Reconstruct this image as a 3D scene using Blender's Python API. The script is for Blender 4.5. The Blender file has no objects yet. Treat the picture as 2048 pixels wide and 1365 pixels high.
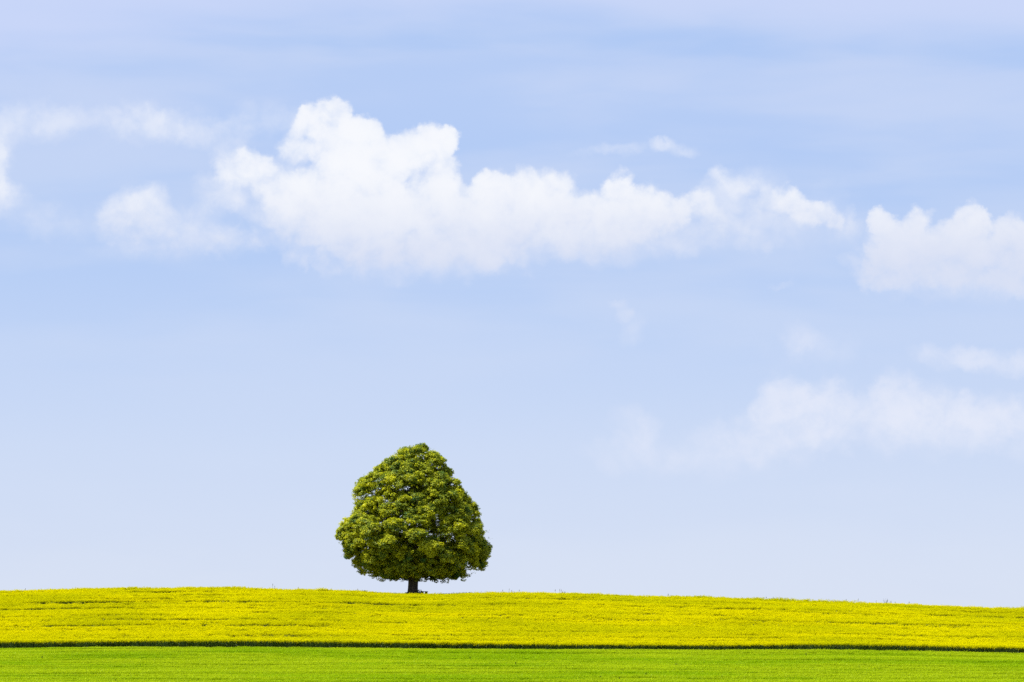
import bpy, math, random
import numpy as np
from mathutils import Vector

S = bpy.context.scene
COL = S.collection
rad = math.radians

# ------------------------------------------------------------------ camera
FPX = 8533.0                       # focal length in photo pixels (150 mm on a 36 mm sensor)
EYE_Y = 1450.0                     # photo row of the camera's eye level (below the frame)
TILT = math.atan((EYE_Y - 682.5) / FPX)
cam_d = bpy.data.cameras.new('camera')
cam_d.sensor_width = 36.0
cam_d.lens = 36.0 * FPX / 2048.0
cam_d.clip_start = 1.0
cam_d.clip_end = 20000.0
cam = bpy.data.objects.new('camera', cam_d)
COL.objects.link(cam)
cam.location = (0, 0, 0)
cam.rotation_euler = (math.pi / 2 + TILT, 0, 0)
S.camera = cam

# ------------------------------------------------------------------ light
SUN_EL = rad(62)
SUN_AZ = rad(-102)                  # from +Y (view direction) towards +X; negative = from the left
sdir = Vector((math.cos(SUN_EL) * math.sin(SUN_AZ), math.cos(SUN_EL) * math.cos(SUN_AZ), math.sin(SUN_EL)))
sun_d = bpy.data.lights.new('sun', 'SUN')
sun_d.energy = 5.0
sun_d.angle = rad(2.5)
sun_d.color = (1.0, 0.95, 0.86)
sun = bpy.data.objects.new('sun', sun_d)
COL.objects.link(sun)
sun.rotation_euler = sdir.to_track_quat('Z', 'Y').to_euler()

S.view_settings.view_transform = 'Standard'
S.view_settings.look = 'None'
EXPO = 0.45
S.view_settings.exposure = EXPO
S.view_settings.gamma = 1.0
S.view_settings.use_curve_mapping = False
S.render.engine = 'CYCLES'
S.cycles.max_bounces = 4
S.cycles.diffuse_bounces = 3
S.cycles.transmission_bounces = 3
S.cycles.use_adaptive_sampling = True
S.cycles.adaptive_threshold = 0.014
S.cycles.adaptive_min_samples = 12
S.cycles.use_denoising = False

# ------------------------------------------------------------------ world sky
W = bpy.data.worlds.new('World')
S.world = W
W.use_nodes = True
W.cycles.sampling_method = 'MANUAL'
W.cycles.sample_map_resolution = 256
nt = W.node_tree
nt.nodes.clear()
BG = 0.10                          # background strength


class NB:
    """small node-building helper"""
    def __init__(self, tree):
        self.t = tree

    def n(self, typ, **kw):
        nd = self.t.nodes.new(typ)
        for k, v in kw.items():
            setattr(nd, k, v)
        return nd

    def put(self, sock, v):
        if isinstance(v, bpy.types.NodeSocket):
            self.t.links.new(v, sock)
        elif v is not None:
            sock.default_value = v

    def m(self, op, a, b=None, c=None, clamp=False):
        nd = self.n('ShaderNodeMath', operation=op, use_clamp=clamp)
        self.put(nd.inputs[0], a)
        self.put(nd.inputs[1], b)
        self.put(nd.inputs[2], c)
        return nd.outputs[0]

    def sstep(self, v, lo, hi, a=0.0, b=1.0, lin=False):
        nd = self.n('ShaderNodeMapRange', interpolation_type='LINEAR' if lin else 'SMOOTHSTEP')
        self.put(nd.inputs[0], v)
        for i, q in ((1, lo), (2, hi), (3, a), (4, b)):
            self.put(nd.inputs[i], q)
        return nd.outputs[0]

    def xyz(self, x, y, z=0.0):
        nd = self.n('ShaderNodeCombineXYZ')
        self.put(nd.inputs[0], x)
        self.put(nd.inputs[1], y)
        self.put(nd.inputs[2], z)
        return nd.outputs[0]

    def noise(self, vec, scale, detail=4.0, rough=0.5, dist=0.0):
        nd = self.n('ShaderNodeTexNoise')
        self.put(nd.inputs['Vector'], vec)
        nd.inputs['Scale'].default_value = scale
        nd.inputs['Detail'].default_value = detail
        nd.inputs['Roughness'].default_value = rough
        nd.inputs['Distortion'].default_value = dist
        return nd

    def curve(self, v, pts, lo, hi, ylo, yhi):
        """piecewise curve y(v) given as points, through a Float Curve node"""
        nd = self.n('ShaderNodeFloatCurve')
        t = self.sstep(v, lo, hi, 0.0, 1.0, lin=True)
        self.put(nd.inputs['Value'], t)
        c = nd.mapping.curves[0]
        P = [((x - lo) / (hi - lo), (y - ylo) / (yhi - ylo)) for x, y in pts]
        c.points[0].location = P[0]
        c.points[1].location = P[-1]
        for p in P[1:-1]:
            c.points.new(*p)
        for p in c.points:
            p.handle_type = 'AUTO_CLAMPED'
        nd.mapping.update()
        return self.sstep(nd.outputs[0], 0.0, 1.0, ylo, yhi, lin=True)

    def mix(self, f, a, b):
        nd = self.n('ShaderNodeMix', data_type='RGBA')
        self.put(nd.inputs[0], f)
        self.put(nd.inputs[6], a)
        self.put(nd.inputs[7], b)
        return nd.outputs[2]


B = NB(nt)
geo = B.n('ShaderNodeTexCoord')
sep = B.n('ShaderNodeSeparateXYZ')
nt.links.new(geo.outputs['Generated'], sep.inputs[0])
dx, dy, dz = sep.outputs
az = B.m('ARCTAN2', dx, dy)
el = B.m('ARCSINE', dz)
# angular sky grid: azimuth to the right, elevation up, both in 1/FPX rad
SX = B.m('MULTIPLY_ADD', az, FPX, 1024.0)
SY = B.m('MULTIPLY_ADD', el, -FPX, EYE_Y)

sky = B.n('ShaderNodeTexSky', sky_type='NISHITA')
sky.sun_disc = False
sky.sun_elevation = SUN_EL
sky.sun_rotation = SUN_AZ
sky.altitude = 400.0
sky.air_density = 1.0
sky.dust_density = 0.6
sky.ozone_density = 3.0


def C(r, g, b):                    # sRGB 0..255 -> background colour that shows as that value
    f = lambda c: ((c / 255 + 0.055) / 1.055) ** 2.4 / BG / 2 ** EXPO
    return (f(r), f(g), f(b), 1.0)


# thin high veil over the whole sky: paler and less blue towards the horizon
gp = B.xyz(B.m('MULTIPLY', SX, 1 / 1000.0), B.m('MULTIPLY', SY, 1 / 1000.0), 0.0)
gs = B.xyz(B.m('MULTIPLY', SX, 0.22 / 1000.0), B.m('MULTIPLY', SY, 1 / 1000.0), 3.7)
veil_n = B.noise(gs, 5.0, 4.0, 0.45, 0.25).outputs[0]
veil_n2 = B.noise(gs, 14.0, 3.0, 0.5, 0.3).outputs[0]
vsum = B.m('MULTIPLY_ADD', veil_n2, 0.35, veil_n)
low = B.sstep(SY, 300.0, 1230.0)
base = B.mix(low, C(177, 202, 247), C(216, 225, 248))
base = B.mix(B.m('MULTIPLY', B.sstep(vsum, 0.50, 0.86, 0.0, 0.75), B.sstep(SY, 1150.0, 500.0, 0.45, 1.0)), base, C(204, 217, 247))
# a thicker sheet of high cloud begins at the top of the view and goes on above it
sheet_edge = B.curve(SX, [(-400, 130), (0, 125), (350, 75), (700, 25), (1100, 18), (1450, 30), (1700, 55), (2048, 62), (2450, 70)], -400.0, 2450.0, -100.0, 300.0)
sheet = B.sstep(B.m('SUBTRACT', sheet_edge, B.m('MULTIPLY_ADD', vsum, -150.0, B.m('ADD', SY, 90.0))), -70.0, 90.0)
# below it a lens of clear sky, then a second, thinner sheet with a wavy upper edge
edge2 = B.curve(SX, [(-400, 60), (0, 66), (250, 78), (480, 100), (750, 98), (1000, 92), (1250, 96), (1450, 108), (1560, 122), (1720, 112), (1900, 126), (2100, 140), (2450, 140)], -400.0, 2450.0, -100.0, 300.0)
lens = B.m('SUBTRACT', B.m('MULTIPLY_ADD', veil_n2, 40.0, B.m('ADD', SY, -20.0)), edge2)
sheet2 = B.m('MULTIPLY', B.sstep(lens, -10.0, 26.0), B.sstep(SY, 420.0, 190.0))
base = B.mix(B.m('MULTIPLY', sheet2, B.sstep(vsum, 0.45, 0.85, 0.30, 0.75)), base, C(203, 216, 248))
base = B.mix(B.m('MULTIPLY', sheet, 0.85), base, C(209, 219, 252))
col = B.mix(0.86, sky.outputs[0], base)

# ragged edges: domain warp shared by all cloud rows
w1 = B.noise(gp, 9.0, 5.0, 0.55)
w2 = B.noise(gp, 42.0, 4.0, 0.6)
s1 = B.n('ShaderNodeSeparateXYZ')
nt.links.new(w1.outputs[1], s1.inputs[0])
s2 = B.n('ShaderNodeSeparateXYZ')
nt.links.new(w2.outputs[1], s2.inputs[0])
wx = B.m('ADD', B.m('MULTIPLY_ADD', s1.outputs[0], 70.0, -35.0), B.m('MULTIPLY_ADD', s2.outputs[0], 26.0, -13.0))
wy = B.m('ADD', B.m('MULTIPLY_ADD', s1.outputs[1], 60.0, -30.0), B.m('MULTIPLY_ADD', s2.outputs[1], 26.0, -13.0))
X2 = B.m('ADD', SX, wx)
Y2 = B.m('ADD', SY, wy)
puff = B.noise(gp, 12.0, 6.0, 0.6, 0.2).outputs[0]
fine = B.noise(gp, 30.0, 5.0, 0.6, 0.4).outputs[0]
pf = B.m('MULTIPLY_ADD', fine, 0.4, B.m('MULTIPLY', puff, 0.6))

vo = B.n('ShaderNodeTexVoronoi', feature='SMOOTH_F1')
nt.links.new(B.xyz(B.m('MULTIPLY', X2, 1 / 1000.0), B.m('MULTIPLY', Y2, 1 / 1000.0)), vo.inputs['Vector'])
vo.inputs['Scale'].default_value = 19.0
vo.inputs['Smoothness'].default_value = 0.2
vo.inputs['Detail'].default_value = 1.0
rim = B.m('MULTIPLY_ADD', vo.outputs['Distance'], -0.42, 1.20)     # rounded billows on every puff
PV = B.xyz(B.m('MULTIPLY', X2, 0.01), B.m('MULTIPLY', Y2, 0.01))

# puffs: centre, half width, half height, opacity, core (0 = all soft falloff, 1 = hard edge)
HARD = [
    # main cumulus
    (662, 226, 42, 36), (622, 252, 50, 42), (722, 266, 55, 34), (680, 300, 112, 66), (588, 302, 40, 40), (856, 280, 56, 38),
    (884, 292, 40, 44), (820, 312, 60, 46), (758, 336, 110, 66), (888, 358, 66, 60), (560, 372, 84, 72), (680, 392, 170, 92),
    (850, 412, 180, 82), (990, 378, 56, 42), (1050, 378, 62, 44), (1112, 382, 58, 46), (1030, 430, 170, 70), (1170, 420, 84, 50),
    (1242, 384, 42, 40), (1290, 410, 64, 44), (1345, 420, 56, 42),
    # cumulus at the right
    (1766, 446, 36, 34), (1838, 444, 40, 40), (1806, 484, 84, 50), (1930, 452, 42, 42), (1962, 462, 34, 34), (1900, 492, 96, 52),
    (2022, 472, 54, 40), (2010, 512, 120, 56), (1772, 522, 56, 44), (2110, 480, 90, 60), (2190, 510, 90, 60)]
PUFFS = [(x, y, rx * 1.08, ry * 1.08, .90 if x > 600 else .72, .30 if x > 600 else .12) for x, y, rx, ry in HARD] + [
    (470, 340, 66, 50, .70, .3), (505, 330, 60, 40, .75, .4), (1260, 450, 160, 56, .85, .25),
    (680, 440, 290, 120, .93, .1), (960, 462, 380, 105, .93, .1), (1250, 468, 270, 80, .78, .0), (850, 515, 330, 75, .80, .0),
    (1860, 530, 200, 75, .88, .1), (1930, 570, 260, 55, .62, .0), (1752, 562, 60, 30, .65, .2), (1600, 440, 190, 90, .25, .0),
    # veil and puff left of it
    (252, 430, 84, 64, .46, .1), (300, 410, 64, 50, .42, .2), (290, 456, 155, 66, .52, .0), (385, 440, 90, 66, .35, .0),
    (430, 480, 170, 50, .42, .0), (440, 390, 80, 70, .42, .1), (330, 500, 260, 40, .25, .0),
    (-10, 330, 52, 100, .50, .2), (-5, 395, 70, 60, .45, .2), (70, 440, 90, 50, .22, .0), (130, 470, 120, 40, .2, .0), (-120, 380, 120, 80, .6, .2),
    # ragged chain joining the two cumuli
    (1442, 350, 52, 28, .36, .0), (1490, 374, 62, 34, .42, .0), (1704, 462, 70, 66, .30, .0), (1530, 402, 52, 36, .42, .1), (1580, 402, 50, 40, .62, .3),
    (1628, 428, 58, 42, .68, .3), (1672, 448, 44, 32, .55, .2), (1440, 450, 90, 56, .50, .0), (1500, 490, 110, 36, .32, .0),
    (1542, 502, 24, 24, .28, .2), (1712, 445, 24, 56, .25, .1), (1390, 410, 60, 46, .6, .2), (1480, 362, 120, 44, .28, .0), (1445, 400, 110, 60, .34, .0), (2010, 572, 120, 44, .6, .1), (1550, 440, 120, 60, .3, .0),
    # wisps above and below
    (1322, 296, 52, 22, .48, .1), (1372, 306, 40, 16, .38, .1), (1220, 308, 130, 18, .28, .0),
    (1228, 604, 32, 14, .30, .1), (1246, 626, 30, 24, .36, .1), (1268, 660, 34, 50, .22, .0), (1570, 572, 50, 10, .2, .0),
    (1600, 680, 54, 46, .30, .1), (1640, 705, 130, 46, .22, .0),
    # flat cloud at the upper left
    (310, 250, 150, 54, .50, .0), (300, 228, 70, 28, .30, .1), (60, 256, 290, 58, .46, .1), (420, 272, 130, 52, .40, .0), (540, 250, 180, 50, .28, .0),
    (450, 306, 70, 34, .28, .0),
    # hazy bank at the lower right
    (1580, 806, 100, 66, .54, .3), (1650, 806, 80, 58, .50, .3), (1542, 786, 36, 44, .30, .1), (1800, 796, 90, 64, .54, .3), (1872, 816, 92, 58, .50, .3),
    (1720, 842, 250, 80, .50, .0), (1980, 836, 100, 62, .50, .3), (2080, 836, 100, 64, .45, .2), (1900, 866, 310, 74, .48, .0), (1560, 870, 190, 74, .44, .0),
    (1460, 900, 150, 50, .30, .0), (1265, 862, 66, 60, .34, .2), (1270, 910, 150, 60, .26, .0), (1400, 930, 240, 50, .22, .0), (2180, 840, 120, 80, .45, .1),
    (1964, 718, 76, 32, .48, .2), (1896, 722, 70, 28, .30, .1), (2050, 734, 70, 36, .48, .2), (1860, 708, 44, 22, .22, .1), (1700, 990, 300, 30, .05, .0)]
# the rest of the sky dome carries the same kind of broken cloud
out_x = B.sstep(B.m('ABSOLUTE', B.m('SUBTRACT', SX, 1024.0)), 1150.0, 1500.0)
out_y = B.sstep(SY, -60.0, -420.0)
outm = B.m('MAXIMUM', out_x, out_y)
gd = B.xyz(dx, dy, B.m('MULTIPLY', dz, 2.2))
far_c = B.noise(gd, 5.5, 7.0, 0.55, 0.3).outputs[0]
fmask = B.m('MULTIPLY', B.sstep(far_c, 0.50, 0.66), B.m('MULTIPLY', outm, B.sstep(dz, 0.02, 0.10)))
col = B.mix(B.m('MULTIPLY', fmask, 0.8), col, C(238, 242, 252))

def thicker(p):
    x, y, rx, ry, op, core = p
    if y > 640:
        rx, ry, core = rx * 1.12, ry * 1.15, core * .4
    k = 1.14 if y > 640 else 1.25 if (1380 < x < 1720 and y > 330) else 1.2 if (x < 460 and y > 300) else 1.0
    return (x, y, rx, ry, min(op * k, .97), core)


PUFFS = [thicker(p) for p in PUFFS]


def background(color):
    bg = B.n('ShaderNodeBackground')
    bg.inputs['Strength'].default_value = BG
    nt.links.new(color, bg.inputs['Color'])
    return bg.outputs[0]


# the puffs are summed tile by tile of the sky grid (each ray only meets the puffs near it)
wear = B.sstep(pf, 0.32, 0.66, 0.40, 1.45)
shade_y = B.m('ADD', SY, B.m('MULTIPLY_ADD', puff, -110.0, 55.0))
cloud_w = B.mix(B.sstep(shade_y, 330.0, 550.0), C(247, 249, 254), C(219, 226, 245))
cloud_w = B.mix(B.sstep(SY, 600.0, 720.0), cloud_w, C(230, 235, 250))
shader = background(col)
MARGIN = 75.0
TILES = [(-420, 640, 100, 640), (640, 1130, 100, 640), (1130, 1690, 100, 590), (1690, 2420, 100, 650), (1130, 1690, 590, 1060), (1690, 2420, 650, 1060)]
for x0, x1, y0, y1 in TILES:
    near = [p for p in PUFFS if p[0] + 1.25 * p[2] + MARGIN > x0 and p[0] - 1.25 * p[2] - MARGIN < x1 and p[1] + 1.25 * p[3] + MARGIN > y0 and p[1] - 1.25 * p[3] - MARGIN < y1]
    if not near:
        continue
    inside = B.m('MULTIPLY', B.m('MULTIPLY', B.m('GREATER_THAN', SX, x0), B.m('SUBTRACT', 1.0, B.m('GREATER_THAN', SX, x1))),
                 B.m('MULTIPLY', B.m('GREATER_THAN', SY, y0), B.m('SUBTRACT', 1.0, B.m('GREATER_THAN', SY, y1))))
    tau = None
    for x, y, rx, ry, op, core in near:
        q = B.n('ShaderNodeVectorMath', operation='MULTIPLY_ADD')
        nt.links.new(PV, q.inputs[0])
        q.inputs[1].default_value = (100.0 / rx, 100.0 / ry, 0)
        q.inputs[2].default_value = (-x / rx, -y / ry, 0)
        ln = B.n('ShaderNodeVectorMath', operation='LENGTH')
        nt.links.new(q.outputs[0], ln.inputs[0])
        g = B.sstep(ln.outputs['Value'], rim, core, 0.0, -math.log(1 - op))
        tau = g if tau is None else B.m('ADD', tau, g)
    alpha = B.m('SUBTRACT', 1.0, B.m('EXPONENT', B.m('MULTIPLY', B.m('MULTIPLY', tau, wear), -1.0)))
    cc = B.mix(B.sstep(tau, 0.1, 1.3, 0.6, 0.0), cloud_w, C(224, 231, 250))
    ms = B.n('ShaderNodeMixShader')
    nt.links.new(inside, ms.inputs[0])
    nt.links.new(shader, ms.inputs[1])
    nt.links.new(background(B.mix(alpha, col, cc)), ms.inputs[2])
    shader = ms.outputs[0]
wo = B.n('ShaderNodeOutputWorld')
nt.links.new(shader, wo.inputs['Surface'])

# ------------------------------------------------------------------ helpers
rng = np.random.default_rng(11)
random.seed(5)


def ray(px, py):
    """photo pixel -> (x/y, z/y) of the world ray"""
    a = (np.asarray(px, float) - 1024.0) / FPX
    b = (682.5 - np.asarray(py, float)) / FPX
    yy = math.cos(TILT) - b * math.sin(TILT)
    zz = math.sin(TILT) + b * math.cos(TILT)
    return a / yy, zz / yy


_perm = np.random.default_rng(3).random((256, 256))


def vnoise(x, y):
    """smooth value noise, 0..1"""
    x = np.asarray(x, float)
    y = np.asarray(y, float)
    xi = np.floor(x).astype(int)
    yi = np.floor(y).astype(int)
    fx = x - xi
    fy = y - yi
    fx = fx * fx * (3 - 2 * fx)
    fy = fy * fy * (3 - 2 * fy)
    g = lambda i, j: _perm[i % 256, j % 256]
    a = g(xi, yi) * (1 - fx) + g(xi + 1, yi) * fx
    b = g(xi, yi + 1) * (1 - fx) + g(xi + 1, yi + 1) * fx
    return a * (1 - fy) + b * fy


def fbm(x, y, o=3):
    s = 0.0
    t = 0.0
    for k in range(o):
        s = s + vnoise(x * 2 ** k + 17.3 * k, y * 2 ** k + 9.1 * k) * 0.5 ** k
        t += 0.5 ** k
    return s / t


def mesh_obj(name, verts, faces, mats, parent=None, mat_idx=None, link=True, smooth=False):
    me = bpy.data.meshes.new(name)
    me.from_pydata([tuple(v) for v in verts], [], [tuple(f) for f in faces])
    for m in mats:
        me.materials.append(m)
    if mat_idx is not None:
        me.polygons.foreach_set('material_index', np.asarray(mat_idx, dtype=np.int32))
    if smooth:
        me.polygons.foreach_set('use_smooth', np.ones(len(me.polygons), dtype=bool))
    me.update()
    o = bpy.data.objects.new(name, me)
    if link:
        COL.objects.link(o)
    if parent is not None:
        o.parent = parent
    return o


def tag(o, label=None, cat=None, group=None, kind=None):
    for k, v in (('label', label), ('category', cat), ('group', group), ('kind', kind)):
        if v:
            o[k] = v
    return o


def tube(path, radii, seg=8, wobble=0.0, cap=True):
    """verts and faces of a tapered tube along a path"""
    V, F = [], []
    P = [Vector(p) for p in path]
    ref = Vector((0.31, 0.87, 0.2)).normalized()
    for i, p in enumerate(P):
        d = (P[min(i + 1, len(P) - 1)] - P[max(i - 1, 0)]).normalized()
        a = d.cross(ref).normalized()
        b = d.cross(a).normalized()
        for k in range(seg):
            t = 2 * math.pi * k / seg
            r = radii[i] * (1 + wobble * math.sin(3 * t + i * 0.7) + wobble * 0.6 * math.sin(5 * t + 1.3))
            V.append(p + a * (r * math.cos(t)) + b * (r * math.sin(t)))
    for i in range(len(P) - 1):
        for k in range(seg):
            k2 = (k + 1) % seg
            F.append((i * seg + k, i * seg + k2, (i + 1) * seg + k2, (i + 1) * seg + k))
    if cap:
        F.append(tuple(range(seg))[::-1])
        F.append(tuple((len(P) - 1) * seg + k for k in range(seg)))
    return V, F


# ------------------------------------------------------------------ materials
def leaf_material(name, c_a, c_b, trans, attr=None, attr_type='GEOMETRY', gloss=0.04, tcol=None, grough=0.45):
    """diffuse + translucent leaf, colour mixed between two tones by an attribute"""
    m = bpy.data.materials.new(name)
    m.use_nodes = True
    t = m.node_tree
    t.nodes.clear()
    b = NB(t)
    if attr:
        a = b.n('ShaderNodeAttribute', attribute_type=attr_type, attribute_name=attr)
        c = b.mix(a.outputs['Fac'], (*c_a, 1), (*c_b, 1))
    else:
        c = b.mix(0.5, (*c_a, 1), (*c_b, 1))
    di = b.n('ShaderNodeBsdfDiffuse')
    t.links.new(c, di.inputs[0])
    tr = b.n('ShaderNodeBsdfTranslucent')
    if tcol:
        mm = b.n('ShaderNodeMix', data_type='RGBA', blend_type='MULTIPLY')
        mm.inputs[0].default_value = 1.0
        t.links.new(c, mm.inputs[6])
        mm.inputs[7].default_value = (*tcol, 1)
        t.links.new(mm.outputs[2], tr.inputs[0])
    else:
        t.links.new(c, tr.inputs[0])
    mx = b.n('ShaderNodeMixShader')
    mx.inputs[0].default_value = trans
    t.links.new(di.outputs[0], mx.inputs[1])
    t.links.new(tr.outputs[0], mx.inputs[2])
    out = mx.outputs[0]
    if gloss > 0:
        gl = b.n('ShaderNodeBsdfGlossy')
        gl.inputs['Roughness'].default_value = grough
        m2 = b.n('ShaderNodeMixShader')
        m2.inputs[0].default_value = gloss
        t.links.new(out, m2.inputs[1])
        t.links.new(gl.outputs[0], m2.inputs[2])
        out = m2.outputs[0]
    o = b.n('ShaderNodeOutputMaterial')
    t.links.new(out, o.inputs[0])
    return m


def rough_material(name, c_a, c_b, scale, stretch=(1, 1, 1), bump=0.3, rough=0.9):
    m = bpy.data.materials.new(name)
    m.use_nodes = True
    t = m.node_tree
    b = NB(t)
    p = t.nodes['Principled BSDF']
    tc = b.n('ShaderNodeTexCoord')
    mp = b.n('ShaderNodeMapping')
    mp.inputs['Scale'].default_value = stretch
    t.links.new(tc.outputs['Object'], mp.inputs[0])
    ns = b.noise(mp.outputs[0], scale, 6.0, 0.6)
    c = b.mix(b.sstep(ns.outputs[0], 0.35, 0.68), (*c_a, 1), (*c_b, 1))
    t.links.new(c, p.inputs['Base Color'])
    p.inputs['Roughness'].default_value = rough
    bp = b.n('ShaderNodeBump')
    bp.inputs['Strength'].default_value = bump
    t.links.new(ns.outputs[0], bp.inputs['Height'])
    t.links.new(bp.outputs[0], p.inputs['Normal'])
    return m


M_soil = rough_material('ground_cover', (0.07, 0.10, 0.015), (0.11, 0.15, 0.02), 1.2)
M_flower = leaf_material('rape_flower', (0.74, 0.69, 0.001), (0.57, 0.57, 0.002), 0.30, 'tone', 'INSTANCER', 0.0)
M_rape_leaf = leaf_material('rape_leaf', (0.055, 0.105, 0.012), (0.085, 0.145, 0.016), 0.25, 'tone', 'INSTANCER', 0.03)
M_wheat = leaf_material('wheat_blade', (0.305, 0.465, 0.001), (0.42, 0.54, 0.005), 0.40, 'tone', 'INSTANCER', 0.01)
M_grass = leaf_material('verge_grass', (0.10, 0.17, 0.02), (0.16, 0.22, 0.03), 0.35, None, gloss=0.02)
M_leaf = leaf_material('tree_leaf', (0.050, 0.140, 0.034), (0.60, 0.60, 0.012), 0.36, 'tone', 'GEOMETRY', 0.015, tcol=(0.95, 1.0, 0.7))
M_bark = rough_material('bark', (0.045, 0.034, 0.028), (0.10, 0.075, 0.06), 5.0, (1, 1, 0.18), 0.8)
M_wood = rough_material('bench_wood', (0.07, 0.055, 0.045), (0.12, 0.095, 0.075), 6.0, (0.2, 1, 1), 0.3)
M_weed = leaf_material('dry_weed', (0.10, 0.11, 0.05), (0.15, 0.15, 0.07), 0.2, None, gloss=0.0)
M_dead = rough_material('dead_stalk', (0.045, 0.03, 0.015), (0.09, 0.06, 0.03), 9.0, (1, 1, 0.3), 0.2)

# ------------------------------------------------------------------ terrain
D_EDGE, D_KNEE, D_CREST = 430.0, 495.0, 525.0
H_WHEAT, H_RAPE = 0.50, 1.20
crest_px = np.array([[-400, 1200], [-200, 1191], [0, 1182], [100, 1179.5], [200, 1177], [350, 1175], [440, 1174], [470, 1174.5], [520, 1176.5], [600, 1178.5], [680, 1179.5], [730, 1182.5], [780, 1185.5], [830, 1187], [880, 1187.5], [930, 1186], [1000, 1184.5], [1100, 1185], [1160, 1186.5], [1250, 1190.5], [1400, 1194.5], [1600, 1201], [1700, 1204], [1800, 1208], [1920, 1212.5], [2048, 1216.5], [2300, 1226], [2500, 1236]], float)
edge_px = np.array([[-400, 1298], [0, 1294], [300, 1291.5], [500, 1291], [700, 1293.5], [950, 1296.5], [1100, 1297], [1400, 1298], [1600, 1297.5], [1750, 1299.5], [1900, 1303.5], [2048, 1306], [2450, 1314]], float)


def smooth_interp(x, P):
    xs = np.arange(P[0, 0], P[-1, 0], 10.0)
    ys = np.interp(xs, P[:, 0], P[:, 1])
    k = np.hanning(11)
    k /= k.sum()
    ys = np.convolve(np.pad(ys, 5, mode='edge'), k, mode='valid')
    return np.interp(x, xs, ys)


TREE_U, _ = ray(825.5, 1186)
TREE_D = 533.0
TREE_X = float(TREE_U * TREE_D)


def base_z(x, d):
    x = np.asarray(x, float)
    d = np.asarray(d, float)
    pe = 1024 + x / D_EDGE * FPX
    pc = 1024 + x / D_CREST * FPX
    ve = ray(pe, smooth_interp(pe, edge_px))[1]
    vc = ray(pc, smooth_interp(pc, crest_px))[1]
    ge = ve * D_EDGE - H_WHEAT
    gc = vc * D_CREST - H_RAPE
    s1 = vc
    s0 = (gc - ge - 15.0 * s1) / 80.0
    k = (s0 - s1) / 30.0
    # near side
    zn = np.interp(d, [-4000, -200, 0, 120, 230, 300, 330], [-9, -3.5, -1.75, -1.2, 0.2, 1.70, 2.72])
    t = np.clip((d - 330.0) / 100.0, 0, 1)
    z330 = 2.72
    zw = z330 + (ge - z330) * (0.82 * t + 0.18 * t * t)
    zr = ge + s0 * np.clip(d - D_EDGE, 0, 65.0)
    e = np.clip(d - D_KNEE, 0, None)
    e_lim = (s0 + 0.07) / k
    ec = np.minimum(e, e_lim)
    zr = zr + s0 * ec - 0.5 * k * ec * ec - 0.07 * np.clip(e - e_lim, 0, 700.0)
    z = np.where(d < 330, zn, np.where(d < D_EDGE, zw, zr))
    return z


def mound(r):
    t = np.clip((r - 1.2) / 3.3, 0, 1)
    return 1.08 * (1 - t * t * (3 - 2 * t))


def ground_z(x, d):
    z = base_z(x, d)
    r = np.hypot((np.asarray(x) - TREE_X) / 1.7, np.asarray(d) - TREE_D)
    return z + mound(r)


gx = np.unique(np.concatenate([np.linspace(-6000, -140, 20), np.arange(-140, 140.1, 2.0), np.linspace(140, 6000, 20),
                               np.arange(TREE_X - 12, TREE_X + 12, 0.5)]))
gy = np.unique(np.concatenate([np.linspace(-3000, 0, 8), np.arange(0, 420, 10.0), np.arange(420, 520, 2.5),
                               np.arange(520, 548, 0.5), np.arange(548, 640, 4.0), np.linspace(640, 1400, 14), np.linspace(1400, 12000, 14)]))
GX, GY = np.meshgrid(gx, gy)
GXc = np.clip(GX, -180, 180)
GZ = ground_z(GXc, GY)
nv = np.stack([GX, GY, GZ], -1).reshape(-1, 3)
w = len(gx)
ii = (np.arange(len(gy) - 1)[:, None] * w + np.arange(w - 1)[None, :]).reshape(-1)
gf = np.stack([ii, ii + 1, ii + 1 + w, ii + w], -1)
ground = mesh_obj('ground', nv.tolist(), gf.tolist(), [M_soil], smooth=True)
tag(ground, kind='structure')


# ------------------------------------------------------------------ crop patches (shared meshes)
def quad_leaf(V, F, MI, base, direction, normal, length, width, mi, droop=0.25):
    d = Vector(direction).normalized()
    n = Vector(normal).normalized()
    s = d.cross(n)
    if s.length < 1e-3:
        s = Vector((1, 0, 0))
    s.normalize()
    n = s.cross(d)
    b = Vector(base)
    i = len(V)
    V += [b, b + d * (length * .5) + s * (width * .5) + n * 0.02, b + d * length - n * (droop * length), b + d * (length * .5) - s * (width * .5) + n * 0.02]
    F.append((i, i + 1, i + 2, i + 3))
    MI.append(mi)


def rv():
    return Vector((random.gauss(0, 1), random.gauss(0, 1), random.gauss(0, 1)))


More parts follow.
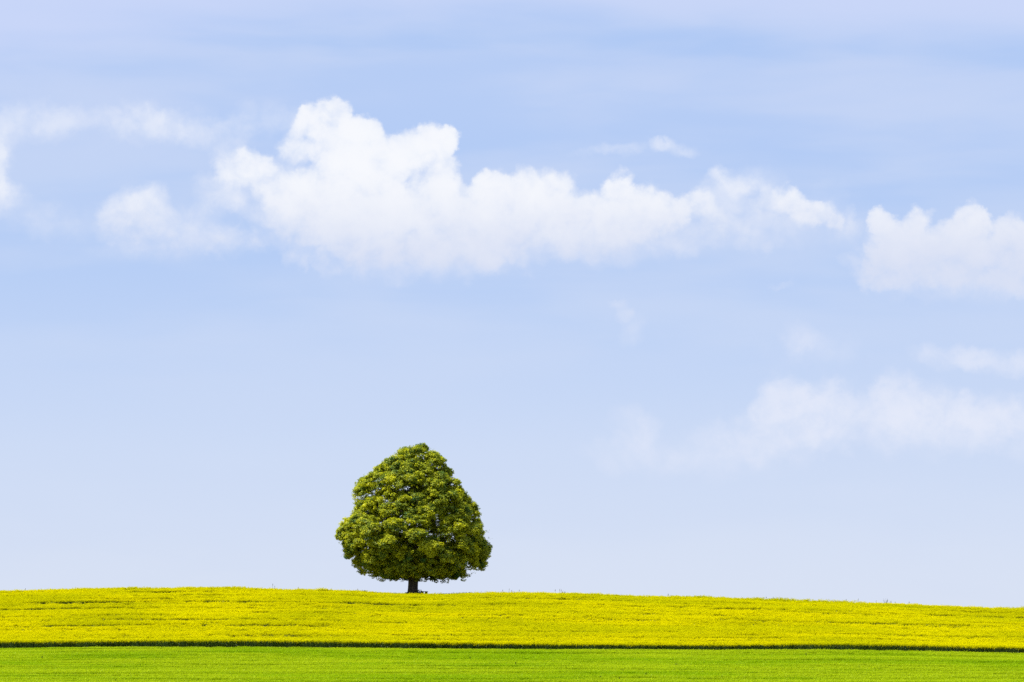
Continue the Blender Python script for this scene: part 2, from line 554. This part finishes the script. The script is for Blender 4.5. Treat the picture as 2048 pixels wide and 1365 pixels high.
def rape_patch(k, heads=88, nleaf=95):
    V, F, MI = [], [], []
    for i in range(heads):
        x, y = random.uniform(-.5, .5), random.uniform(-.5, .5)
        h = random.gauss(1.08, 0.075)
        lean = Vector((random.gauss(0, .06), random.gauss(0, .06), 0))
        # raceme: a loose ball of small petals
        top = Vector((x, y, h)) + lean
        hl = random.uniform(.10, .20)
        for q in range(9):
            c = top + Vector((random.gauss(0, .035), random.gauss(0, .035), random.uniform(-hl, 0.03)))
            dd = rv()
            dd.z = abs(dd.z) * .4
            quad_leaf(V, F, MI, c, dd, Vector((0, 0, 1)) + rv() * .55, random.uniform(.045, .075), random.uniform(.045, .07), 0)
        # stem
        if i % 2 == 0:
            i0 = len(V)
            r = .007
            V += [Vector((x - r, y, 0)), Vector((x + r, y, 0)), top + Vector((r, 0, -hl)), top + Vector((-r, 0, -hl))]
            F.append((i0, i0 + 1, i0 + 2, i0 + 3))
            MI.append(1)
    for i in range(nleaf):                                   # stem leaves
        z = random.uniform(.05, .90)
        a = random.uniform(0, 2 * math.pi)
        quad_leaf(V, F, MI, (random.uniform(-.5, .5), random.uniform(-.5, .5), z), (math.cos(a), math.sin(a), random.uniform(-.3, .7)),
                  (random.gauss(0, .4), random.gauss(0, .4), 1), random.uniform(.12, .24), random.uniform(.05, .10), 1)
    return mesh_obj('rapeseed_patch', V, F, [M_flower, M_rape_leaf], mat_idx=MI, link=False)


def wheat_patch(k):
    V, F, MI = [], [], []
    for i in range(210):
        x, y = random.uniform(-.5, .5), random.uniform(-.5, .5)
        h = max(.25, random.gauss(.47, .045))
        a = random.uniform(0, 2 * math.pi)
        c, s = math.cos(a), math.sin(a)
        wd = random.uniform(.010, .018)
        out = random.uniform(.10, .34)
        i0 = len(V)
        px, py = -s * wd, c * wd
        mz = h * random.uniform(.80, .92)
        V += [Vector((x - px, y - py, 0)), Vector((x + px, y + py, 0)),
              Vector((x + c * out * .35 + px, y + s * out * .35 + py, mz)), Vector((x + c * out * .35 - px, y + s * out * .35 - py, mz)),
              Vector((x + c * out, y + s * out, h - out * random.uniform(-.1, .45)))]
        F += [(i0, i0 + 1, i0 + 2, i0 + 3), (i0 + 3, i0 + 2, i0 + 4)]
        MI += [0, 0]
    return mesh_obj('wheat_patch', V, F, [M_wheat], mat_idx=MI, link=False)


def grass_tuft(k):
    V, F, MI = [], [], []
    for i in range(40):
        a = random.uniform(0, 2 * math.pi)
        rr = abs(random.gauss(0, .12))
        x, y = rr * math.cos(a), rr * math.sin(a)
        h = random.uniform(.15, .42)
        quad_leaf(V, F, MI, (x, y, 0), (random.gauss(0, .3) + x, random.gauss(0, .3) + y, 1), (math.sin(a), math.cos(a), 0.1), h, random.uniform(.012, .022), 0, .1)
    return mesh_obj('grass_tuft', V, F, [M_grass], mat_idx=MI, link=False)


def scatter(name, pts, rot, scl, tone, variants, pick=None):
    """one object: points in a mesh, patches put on them by geometry nodes"""
    n = len(pts)
    me = bpy.data.meshes.new(name)
    me.vertices.add(n)
    me.vertices.foreach_set('co', np.asarray(pts, np.float32).ravel())
    at = me.attributes.new('rot', 'FLOAT_VECTOR', 'POINT')
    at.data.foreach_set('vector', np.asarray(rot, np.float32).ravel())
    at = me.attributes.new('scl', 'FLOAT_VECTOR', 'POINT')
    at.data.foreach_set('vector', np.asarray(scl, np.float32).ravel())
    at = me.attributes.new('tone', 'FLOAT', 'POINT')
    at.data.foreach_set('value', np.asarray(tone, np.float32))
    at = me.attributes.new('variant', 'INT', 'POINT')
    at.data.foreach_set('value', (rng.integers(0, len(variants), n) if pick is None else pick).astype(np.int32))
    me.update()
    o = bpy.data.objects.new(name, me)
    COL.objects.link(o)
    for s in variants[0].data.materials:
        me.materials.append(s)
    g = bpy.data.node_groups.new(name, 'GeometryNodeTree')
    g.interface.new_socket('Geometry', in_out='INPUT', socket_type='NodeSocketGeometry')
    g.interface.new_socket('Geometry', in_out='OUTPUT', socket_type='NodeSocketGeometry')
    N, L = g.nodes, g.links
    gi, go = N.new('NodeGroupInput'), N.new('NodeGroupOutput')
    join = N.new('GeometryNodeJoinGeometry')
    for v in variants:
        oi = N.new('GeometryNodeObjectInfo')
        oi.inputs['Object'].default_value = v
        ti = N.new('GeometryNodeGeometryToInstance')
        L.new(oi.outputs['Geometry'], ti.inputs[0])
        L.new(ti.outputs[0], join.inputs[0])

    def attr(nm, typ):
        a = N.new('GeometryNodeInputNamedAttribute')
        a.data_type = typ
        a.inputs['Name'].default_value = nm
        return a.outputs['Attribute']
    iop = N.new('GeometryNodeInstanceOnPoints')
    iop.inputs['Pick Instance'].default_value = True
    e2r = N.new('FunctionNodeEulerToRotation')
    L.new(attr('rot', 'FLOAT_VECTOR'), e2r.inputs[0])
    L.new(gi.outputs[0], iop.inputs['Points'])
    L.new(join.outputs[0], iop.inputs['Instance'])
    L.new(attr('variant', 'INT'), iop.inputs['Instance Index'])
    L.new(e2r.outputs[0], iop.inputs['Rotation'])
    L.new(attr('scl', 'FLOAT_VECTOR'), iop.inputs['Scale'])
    L.new(iop.outputs[0], go.inputs[0])
    md = o.modifiers.new('scatter', 'NODES')
    md.node_group = g
    return o


def grid(x0, x1, y0, y1, step):
    xs = np.arange(x0, x1, step)
    ys = np.arange(y0, y1, step)
    X, Y = np.meshgrid(xs, ys)
    X = X.ravel() + rng.uniform(-.3, .3, X.size) * step
    Y = Y.ravel() + rng.uniform(-.3, .3, Y.size) * step
    return X, Y


# --- rapeseed
X, Y = grid(-105, 105, D_EDGE + .35, 552, 0.78)
rt = np.hypot((X - TREE_X) / 1.7, Y - TREE_D)
streak = fbm(X * .035, Y * .55, 3)                        # long thin drifts along the drill rows
patchy = fbm(X * .09 + 40, Y * .11, 3)
hz = 1.0 + (streak - .5) * .62 + (patchy - .5) * .22 + rng.normal(0, .02, X.size)
# lodged or thin places, mostly near the top of the slope
nearcrest = np.clip((Y - 470) / 50, 0, 1)
hole = fbm(X * .07 + 7, Y * .45 + 3, 3)
hz -= np.clip(hole - (.70 - .06 * nearcrest), 0, 1) * (1.6 + 1.2 * nearcrest)
thin = fbm(X * .045 + 11, Y * 1.15 + 5, 2)                 # short gaps in single rows
hz -= np.clip(thin - (.59 - .04 * nearcrest), 0, 1) * 3.0
edge_row = np.clip((Y - D_EDGE) / 4.0, 0, 1)
hz = 1.0 + (hz - 1.0) * np.clip(edge_row * 1.3 - .2, .12, 1)
# wheelings of the sprayer: two narrow gaps every 21 m
keep = rt > 2.5
bend = 1.2 * np.sin(X * .021 + .6)
for y0 in (446.0, 467.5, 489.0, 508.0):
    for off in (-.95, .95):
        dist = np.abs(Y - (y0 + off + bend))
        wk = fbm(X * .05 + y0, Y * 0 + off * 9, 2)
        keep &= ~((dist < .42) & (wk > .36))
keep &= ~((np.abs(Y - (503.3 - (X - 7.5) * .16)) < .55) & (X > 7.2) & (X < 18.2))
sc = rng.uniform(.92, 1.10, X.size)
tone = np.clip(.32 + .22 * nearcrest + (patchy - .5) * 1.6 + rng.normal(0, .08, X.size), 0, 1)
hz = np.where(Y < D_EDGE + 1.3, hz * 1.10 + .10 * np.clip((X - 32) / 12, 0, 1), hz)
hz += np.where(Y > 512, rng.normal(0, .05, X.size), 0)
hz = np.clip(hz, .40, 1.35) * np.clip((1.12 - mound(rt)) / 1.08, .25, 1)
P = np.stack([X, Y, ground_z(X, Y)], -1)
R = np.stack([np.zeros_like(X), np.zeros_like(X), rng.uniform(0, 6.283, X.size)], -1)
SC = np.stack([sc, sc, hz * H_RAPE / 1.36], -1)
# places (and the outermost row) where few plants have opened
sparse = (fbm(X * .05 + 61, Y * .30 + 13, 3) > .64 - .09 * nearcrest) | (Y < D_EDGE + .85)
pick = np.where(sparse, rng.integers(6, 8, X.size), rng.integers(0, 6, X.size))
rape = scatter('rapeseed_field', P[keep], R[keep], SC[keep], tone[keep],
               [rape_patch(i) for i in range(6)] + [rape_patch(i, 30, 150) for i in range(2)], pick[keep])
tag(rape, 'bright yellow flowering rapeseed crop covering the slope below the tree', 'rapeseed', kind='stuff')

# --- young wheat
X, Y = grid(-72, 72, 296, D_EDGE - .25, 0.74)
streak = fbm(X * .03 + 5, Y * .5, 3)
patchy = fbm(X * .08 + 90, Y * .10 + 4, 3)
hz = 1.0 + (streak - .5) * 1.0 + rng.normal(0, .03, X.size)
keep = np.ones(X.size, bool)
bend = .8 * np.sin(X * .03 + 1.0)
for y0 in (322.0, 346.0, 371.0, 397.0, 418.0):
    for off in (-.95, .95):
        wk = fbm(X * .06 + y0, Y * 0 + off * 5, 2)
        keep &= ~((np.abs(Y - (y0 + off + bend)) < .55) & (wk > .36))
hz -= np.clip(fbm(X * .12 + 3, Y * .4 + 8, 3) - .69, 0, 1) * 2.4
hz -= np.clip(fbm(X * .04 + 31, Y * 1.1 + 2, 2) - .61, 0, 1) * 2.8
tone = np.clip(.5 + (patchy - .5) * 3.4 + (streak - .5) * 1.0 + rng.normal(0, .06, X.size), 0, 1)
sc = rng.uniform(.95, 1.12, X.size)
P = np.stack([X, Y, ground_z(X, Y)], -1)
R = np.stack([np.zeros_like(X), np.zeros_like(X), rng.uniform(0, 6.283, X.size)], -1)
hz = hz * np.where(Y > D_EDGE - 3.5, .84, 1)
SC = np.stack([sc, sc, np.clip(hz, .4, 1.3)], -1)
wheat = scatter('wheat_field', P[keep], R[keep], SC[keep], tone[keep], [wheat_patch(i) for i in range(6)])
tag(wheat, 'low bright green young wheat in front of the rapeseed', 'wheat', kind='stuff')

# --- rough grass on the unploughed mound round the trunk
n = 900
ang = rng.uniform(0, 6.283, n)
rr = 2.9 * np.sqrt(rng.uniform(0, 1, n))
X = TREE_X + 1.7 * rr * np.cos(ang)
Y = TREE_D + rr * np.sin(ang)
s = rng.uniform(.2, .5, n)
grass = scatter('verge_grass', np.stack([X, Y, ground_z(X, Y)], -1), np.stack([0 * X, 0 * X, ang], -1), np.stack([s, s, s], -1), rng.uniform(0, 1, n), [grass_tuft(i) for i in range(4)])
tag(grass, 'rough dark grass around the foot of the tree', 'grass', kind='stuff')

# ------------------------------------------------------------------ the lime tree
MPP = TREE_D / FPX * math.cos(TILT)                       # metres per photo pixel at the tree
TREE_Z = float(ground_z(TREE_X, TREE_D))
tree = bpy.data.objects.new('lime_tree', None)
COL.objects.link(tree)
tree.location = (TREE_X, TREE_D, TREE_Z)
tag(tree, 'lone broad leafy lime tree with short dark trunk standing on the ridge', 'tree')

# crown outline read from the photograph: height and half widths in metres
prof = np.array([[92, 715, 750], [110, 650, 785], [130, 608, 805], [160, 558, 868], [200, 498, 910], [250, 438, 948], [300, 388, 968], [340, 302, 972], [380, 266, 1020], [430, 248, 1050], [480, 254, 1062], [520, 248, 1128], [570, 260, 1160], [600, 240, 1168], [640, 248, 1168], [665, 195, 1168], [700, 172, 1176], [740, 130, 1232], [775, 118, 1238], [810, 142, 1250], [850, 165, 1256], [900, 202, 1250], [940, 212, 1222], [980, 268, 1196], [1010, 300, 1180], [1050, 345, 1110], [1070, 440, 1050], [1090, 575, 985], [1108, 625, 900]], float)
K = 370.0 / 1365.0
AX = (825.5 - 640) / K
ph = (1186 - (860 + prof[:, 0] * K)) * MPP
pl = (AX - prof[:, 1]) * K * MPP
pr = (prof[:, 2] - AX) * K * MPP
o_ = np.argsort(ph)
ph, pl, pr = ph[o_], pl[o_], pr[o_]
HTOP, HBOT = ph[-1], ph[0]


def env(h, c):
    """crown radius at height h in the direction with cosine c to +x"""
    L = np.interp(h, ph, pl)
    R_ = np.interp(h, ph, pr)
    return .5 * (L + R_) + .5 * (R_ - L) * c


tr = random.Random(21)
boughs = []
tries = 0
while len(boughs) < 105 and tries < 40000:                 # big boughs standing out from the crown
    tries += 1
    h = tr.uniform(HBOT + .5, HTOP - .6)
    a = tr.uniform(0, 2 * math.pi)
    Rr = env(h, math.cos(a))
    if tr.random() > Rr / 9.5:
        continue
    size = min(tr.uniform(1.2, 2.3), .55 * Rr + .4, (HTOP - h) * .38 + .75)
    r = max(0.0, Rr - size * .92)
    zc = max(min(h, HTOP - size * .72), HBOT + size * .86)
    p = Vector((r * math.cos(a), r * math.sin(a), zc))
    if all((p - q).length > .53 * (size + s_) for q, s_ in boughs):
        boughs.append((p, size))
lobes = []
for p, size in boughs:
    out = Vector((p.x, p.y, max(0, p.z - 6) * .35))
    out = out.normalized() if out.length > .1 else Vector((0, 0, 1))
    out = (out * .8 + Vector((0, 0, .6))).normalized()
    for k in range(int(7.5 * size)):
        d = Vector((tr.gauss(0, 1), tr.gauss(0, 1), tr.gauss(0, 1))).normalized()
        if d.dot(out) < -.05:
            d = -d
        s2_ = tr.uniform(.42, .80)
        c = p + Vector((d.x, d.y, d.z * .8)) * (size - s2_ * .75)
        lobes.append((c, s2_))
inner = []
for i in range(470):
    h = tr.uniform(HBOT + 1.2, HTOP - 1.6) if i < 340 else tr.uniform(HBOT + .95, HBOT + 1.9)
    a = tr.uniform(0, 2 * math.pi)
    r = max(0, env(h, math.cos(a)) - .9) * math.sqrt(tr.uniform(.02, .95))
    inner.append((Vector((r * math.cos(a), r * math.sin(a), h)), tr.uniform(.8, 1.3)))

LV, LF, LT = [], [], []


def leaves_np(centers, normals, sizes, tones):
    """append kite-shaped leaves, one quad each"""
    n = len(centers)
    N_ = normals / np.linalg.norm(normals, axis=1, keepdims=True)
    ref = rng.normal(0, 1, (n, 3))
    ref[:, 2] -= .6
    D_ = ref - (ref * N_).sum(1, keepdims=True) * N_
    D_ /= np.linalg.norm(D_, axis=1, keepdims=True)
    S_ = np.cross(N_, D_)
    s = sizes[:, None]
    b = centers - D_ * s * .5
    v = np.stack([b, b + D_ * s * .45 + S_ * s * .42 + N_ * s * .06, b + D_ * s - N_ * s * .16, b + D_ * s * .45 - S_ * s * .42 + N_ * s * .06], 1)
    LV.append(v.reshape(-1, 3))
    LT.append(np.repeat(tones, 4))


nrs = np.random.default_rng(8)
for idx, (c, size) in enumerate(lobes + inner):
    isin = idx >= len(lobes)
    out = Vector((c.x, c.y, max(0, c.z - 6) * .35))
    out = out.normalized() if out.length > .1 else Vector((0, 0, 1))
    out = (out + Vector((0, 0, .55))).normalized()
    ltone = nrs.uniform(.2, .92)
    ncl = int(11 * (size / 1.1) ** 2) if isin else int(12 * (size / .6) ** 1.6)
    for q in range(ncl):
        d = Vector(nrs.normal(0, 1, 3)).normalized()
        if not isin and d.dot(out) < -.15:
            d = -d
        cc = c + Vector((d.x, d.y, d.z * .78)) * size * (nrs.uniform(.50, 1.16) + (.18 if nrs.random() < .10 else 0))
        cr = nrs.uniform(.20, .36)
        nl = int((30 if isin else 34) * (cr / .28) ** 2)
        dirs = nrs.normal(0, 1, (nl, 3))
        dirs /= np.linalg.norm(dirs, axis=1, keepdims=True)
        rad_ = cr * nrs.uniform(.45, 1.0, (nl, 1)) ** .6
        pos = np.array(cc) + dirs * rad_ * np.array([1.15, 1.15, .75])
        nrm = dirs * .45 + np.array([0, 0, .95]) + np.array(d) * .35 + nrs.normal(0, .36, (nl, 3))
        tn = np.clip(ltone + nrs.normal(0, .16) + nrs.normal(0, .14, nl), 0, 1)
        leaves_np(pos, nrm, nrs.uniform(.13, .23, nl), tn)
# loose sprays of leaves that break the outline
for i in range(650):
    h = nrs.uniform(HBOT + .3, HTOP - .1)
    a = nrs.uniform(0, 2 * math.pi)
    r = env(h, math.cos(a)) * nrs.uniform(.92, 1.025)
    if nrs.random() > (r + 1.5) / 10:
        continue
    m_ = int(nrs.integers(9, 26))
    ax_ = np.array([math.cos(a), math.sin(a), nrs.uniform(-.5, .5)])
    pos = np.array([r * math.cos(a), r * math.sin(a), h]) + ax_ * nrs.uniform(-.35, .30, (m_, 1)) + nrs.normal(0, .09, (m_, 3))
    leaves_np(pos, nrs.normal(0, .45, (m_, 3)) + np.array([0, 0, .9]), nrs.uniform(.10, .18, m_), np.clip(nrs.uniform(.2, .9) + nrs.normal(0, .12, m_), 0, 1))
# the hanging spray under the right side and the scattered outer sprays
for (zx, zy, m_, sp) in ((943, 1112, 16, .12), (945, 1098, 14, .12), (960, 1082, 20, .2), (1212, 935, 26, .22), (155, 800, 30, .3), (125, 772, 26, .22), (240, 600, 30, .3), (310, 345, 20, .2), (475, 215, 16, .18), (560, 160, 16, .16), (605, 130, 16, .16), (752, 100, 14, .14), (280, 995, 20, .2), (610, 1100, 16, .16), (1035, 1035, 20, .2)):
    c = np.array([(zx - AX) * K * MPP, nrs.uniform(-1.5, .5), (1186 - (860 + zy * K)) * MPP])
    pos = c + nrs.normal(0, sp * .6, (m_, 3))
    leaves_np(pos, nrs.normal(0, .6, (m_, 3)) + np.array([0, 0, .8]), nrs.uniform(.12, .19, m_), nrs.uniform(.3, .8, m_))

LV = np.concatenate(LV)
LT = np.concatenate(LT)
nq = len(LV) // 4
me = bpy.data.meshes.new('crown')
me.vertices.add(nq * 4)
me.vertices.foreach_set('co', LV.astype(np.float32).ravel())
me.loops.add(nq * 4)
me.loops.foreach_set('vertex_index', np.arange(nq * 4, dtype=np.int32))
me.polygons.add(nq)
me.polygons.foreach_set('loop_start', np.arange(nq, dtype=np.int32) * 4)
me.materials.append(M_leaf)
at = me.attributes.new('tone', 'FLOAT', 'POINT')
at.data.foreach_set('value', LT.astype(np.float32))
me.update(calc_edges=True)
crown = bpy.data.objects.new('crown', me)
COL.objects.link(crown)
crown.parent = tree
print('leaves', nq, 'lobes', len(lobes))

# trunk with root flare, running up into the crown
hs = [-.35, 0.0, .15, .4, .8, 1.4, 2.2, 3.0, 4.2, 5.6, 7.2, 9.0, 11.0, 13.2, 15.2]
rs = [.95, .78, .71, .655, .62, .615, .65, .68, .56, .47, .38, .30, .22, .14, .07]
cx = [0, 0, 0, 0, .0, .02, .05, .07, .05, .0, -.05, .0, .08, .12, .15]
tv, tf = tube([(cx[i], .03 * math.sin(i), hs[i]) for i in range(len(hs))], rs, seg=20, wobble=.05)
trunk = mesh_obj('trunk', tv, tf, [M_bark], parent=tree, smooth=True)
tag(trunk, 'dark fissured trunk with flared foot')
for i in range(24):
    t = i / 23
    h0 = 2.3 + t * 9.5
    a = i * 2.39996 + .4
    hh = min(HTOP - 1.2, h0 + 2.0 + 2.4 * math.sin(i * 1.7) * .4 + (1.2 if t > .3 else -.3))
    L_ = env(hh, math.cos(a)) * .84
    x0 = np.interp(h0, hs, cx)
    pth, rd = [], []
    r0 = .25 - .15 * t
    for k in range(7):
        u = k / 6
        wob = .22 * math.sin(u * 6 + i)
        pth.append((x0 + (L_ * u) * math.cos(a) + wob * math.sin(a), L_ * u * math.sin(a) - wob * math.cos(a), h0 + (hh - h0) * (u ** .7) - .5 * max(0, u - .6)))
        rd.append(r0 * (1 - .86 * u))
    v_, f_ = tube(pth, rd, seg=7)
    mesh_obj('branch', v_, f_, [M_bark], parent=tree, smooth=True)
# bare twigs at the lower left of the crown
for k, (zx0, zy0, zx1, zy1) in enumerate(((215, 880, 152, 922), (210, 895, 160, 905), (225, 905, 178, 940), (205, 870, 155, 880), (185, 897, 168, 925))):
    f3 = lambda zx, zy: Vector(((zx - AX) * K * MPP, .2 * k - .4, (1186 - (860 + zy * K)) * MPP))
    a_, b_ = f3(zx0, zy0), f3(zx1, zy1)
    v_, f_ = tube([a_, (a_ + b_) / 2 + Vector((0, 0, .06)), b_], [.022, .016, .008], seg=5)
    tag(mesh_obj('twig', v_, f_, [M_bark], parent=tree), 'bare grey twig hanging out of the crown')

# ------------------------------------------------------------------ things on and around the mound
def place(px, py, d):
    u, v = ray(px, py)
    return Vector((float(u) * d, d, float(v) * d))


def box(V, F, c, h, rz=0.0, bev=0.0):
    cs, sn = math.cos(rz), math.sin(rz)
    i = len(V)
    for sz in (-1, 1):
        for sx, sy in ((-1, -1), (1, -1), (1, 1), (-1, 1)):
            t = 1 - bev if sz > 0 else 1
            x, y = sx * h[0] * t, sy * h[1] * t
            V.append(Vector((c[0] + x * cs - y * sn, c[1] + x * sn + y * cs, c[2] + sz * h[2])))
    F += [(i + 3, i + 2, i + 1, i), (i + 4, i + 5, i + 6, i + 7)] + [(i + k, i + (k + 1) % 4, i + 4 + (k + 1) % 4, i + 4 + k) for k in range(4)]


bx = float(ray(848.5, 1184)[0] * (TREE_D - .3))
by = TREE_D - .3
bench = bpy.data.objects.new('bench', None)
COL.objects.link(bench)
bench.location = (bx, by, float(ground_z(bx, by)) - .02)
bench.rotation_euler = (0, 0, rad(52))
tag(bench, 'small dark wooden bench standing beside the tree trunk', 'bench')
for k in (-1, 0, 1):
    V, F = [], []
    box(V, F, (0, k * .135, .43), (.55, .06, .022), bev=.03)
    mesh_obj('seat_plank', V, F, [M_wood], parent=bench)
for k in (-1, 1):
    V, F = [], []
    box(V, F, (k * .38, 0, .20), (.055, .18, .21))
    mesh_obj('leg', V, F, [M_wood], parent=bench)

# sprouting suckers at the foot of the trunk
def sucker(px, h, n_, label, d=TREE_D - .7):
    x = float(ray(px, 1186)[0] * d)
    o = bpy.data.objects.new('sucker_shoot', None)
    COL.objects.link(o)
    o.location = (x, d, float(ground_z(x, d)) - .03)
    tag(o, label, 'shoot', 'suckers at the foot of the tree')
    V, F, MI = [], [], []
    SV, SF = [], []
    for i in range(n_):
        a = random.uniform(0, 6.28)
        tip = Vector((math.cos(a) * .16, math.sin(a) * .16, h * random.uniform(.6, 1)))
        v_, f_ = tube([Vector((0, 0, 0)), tip * .5 + Vector((.02, 0, 0)), tip], [.012, .009, .004], seg=4)
        k0 = len(SV)
        SV += v_
        SF += [tuple(j + k0 for j in f) for f in f_]
        for q in range(9):
            quad_leaf(V, F, MI, tip * random.uniform(.25, 1), rv(), rv() + Vector((0, 0, 1)), random.uniform(.10, .17), random.uniform(.09, .14), 0)
    mesh_obj('stem', SV, SF, [M_bark], parent=o)
    mesh_obj('foliage', V, F, [M_sucker], parent=o)


M_sucker = leaf_material('sucker_leaf', (0.05, 0.09, 0.02), (0.07, 0.12, 0.025), .3, None, gloss=.03)
sucker(836.5, .75, 7, 'leafy sucker shoot hugging the trunk beside the bench')
sucker(840.5, .62, 6, 'leafy sucker shoot between the trunk and the bench')
sucker(812.5, .30, 5, 'low leafy sucker on the far side of the trunk from the bench')

# thin weed stalks standing above the crop on the skyline
def weed(px, top_px, w_px, n_, label, group, twiggy=False):
    d = D_CREST + .5
    cy = float(smooth_interp(px, crest_px))
    p = place(px, cy, d)
    g0 = float(ground_z(p.x, d))
    o = bpy.data.objects.new('weed', None)
    COL.objects.link(o)
    o.location = (p.x, d, g0 - .03)
    tag(o, label, 'weed', group)
    top = p.z - g0 + top_px * MPP
    for i in range(n_):
        tx = (random.uniform(-.5, .5) * w_px * MPP) if n_ > 1 else .03
        ht = top * (1 if i == 0 else random.uniform(.88, 1))
        v_, f_ = tube([Vector((tx * .1, 0, 0)), Vector((tx * .5, .02, ht * .7)), Vector((tx, .03, ht))], [.016, .014, .009], seg=4)
        mesh_obj('stem', v_, f_, [M_weed], parent=o)
        if not twiggy:
            tp_ = Vector((tx, .03, ht))
            r_ = random.uniform(.02, .035)
            v_, f_ = tube([tp_ + Vector((0, 0, z)) for z in (-.20, -.12, -.04, .05)], [.012, r_, r_ * .8, .006], seg=5, wobble=.2)
            mesh_obj('seed_head', v_, f_, [M_weed], parent=o)


GW = 'weed stalks along the skyline'
for px, tp in ((545, 9), (549, 5), (596, 4), (1005, 5), (1018, 7), (1023, 4), (1038, 5), (1110, 6), (1119, 7), (1122, 6), (1336, 5), (1532, 5), (1546, 5), (1692, 5), (1716, 6), (1752, 5), (1790, 4), (1818, 5), (50, 4), (715, 4)):
    weed(px, tp, 2, 1, 'single thin weed stalk poking above the yellow crop on the skyline', GW)
weed(1771, 10, 14, 8, 'tangle of bare twiggy weed stems above the crop on the falling skyline', None, True)
weed(1782, 6, 8, 4, 'low loose weed clump beside the twiggy tangle on the skyline', None, True)
weed(1128, 3, 8, 5, 'squat green weed clump level with the crop tops on the skyline', None)

# a dark dead stalk leaning out of the crop
d = 452.0
p = place(998, 1259, d)
g0 = float(ground_z(p.x, d))
V, F = tube([Vector((.05, 0, 0)), Vector((.03, 0, .8)), Vector((0.02, 0, p.z - g0 - .12)), Vector((-.10, 0, p.z - g0 + .18))], [.03, .045, .06, .05], seg=6)
ds = mesh_obj('dead_stalk', V, F, [M_dead])
ds.location = (p.x, d, g0 - .02)
tag(ds, 'dark bent dead stalk sticking out in the middle of the yellow crop', 'stalk')

# dark weeds standing a little above the young wheat
M_dock = leaf_material('dock_leaf', (0.05, 0.09, 0.02), (0.07, 0.12, 0.02), .25, None, gloss=.02)


def dock(px, py, w_px, label, group=None):
    dd = np.arange(302, 429, .25)
    u, v = ray(px, py)
    over = v * dd - (ground_z(u * dd, dd) + .50)
    d = float(dd[np.argmin(np.abs(over))])
    x = float(u) * d
    mpp = d / FPX
    o = bpy.data.objects.new('dock_weed', None)
    COL.objects.link(o)
    o.location = (x, d, float(ground_z(x, d)) - .02)
    tag(o, label, 'weed', group)
    top = .50 + 4.0 * mpp
    v_, f_ = tube([Vector((0, 0, 0)), Vector((.01, 0, top * .6)), Vector((.02, .01, top))], [.02, .018, .008], seg=5)
    mesh_obj('stem', v_, f_, [M_dock], parent=o)
    V, F, MI = [], [], []
    hw = .5 * w_px * mpp
    for i in range(26):
        a = random.uniform(0, 6.283)
        r = hw * random.uniform(.3, 1)
        tip = Vector((math.cos(a) * r, math.sin(a) * r, 0))
        b = Vector((.01, 0, random.uniform(.38, top - .06)))
        quad_leaf(V, F, MI, b, tip + Vector((0, 0, random.uniform(-.03, .10))), (0, 0, 1), max(.08, r), max(.07, r * .5), 0, .1)
    mesh_obj('foliage', V, F, [M_dock], parent=o)


for px, py in ((1031, 1328), (1181, 1302), (918, 1343), (940, 1317), (1200, 1355), (1239, 1358), (1292, 1349), (231, 1362), (84, 1316), (1612, 1310)):
    dock(px, py, 5, 'small dark weed clump poking out of the bright green wheat', 'dark weeds in the green wheat')
dock(1353, 1330, 12, 'widest dark weed clump spreading out in the bright green wheat')
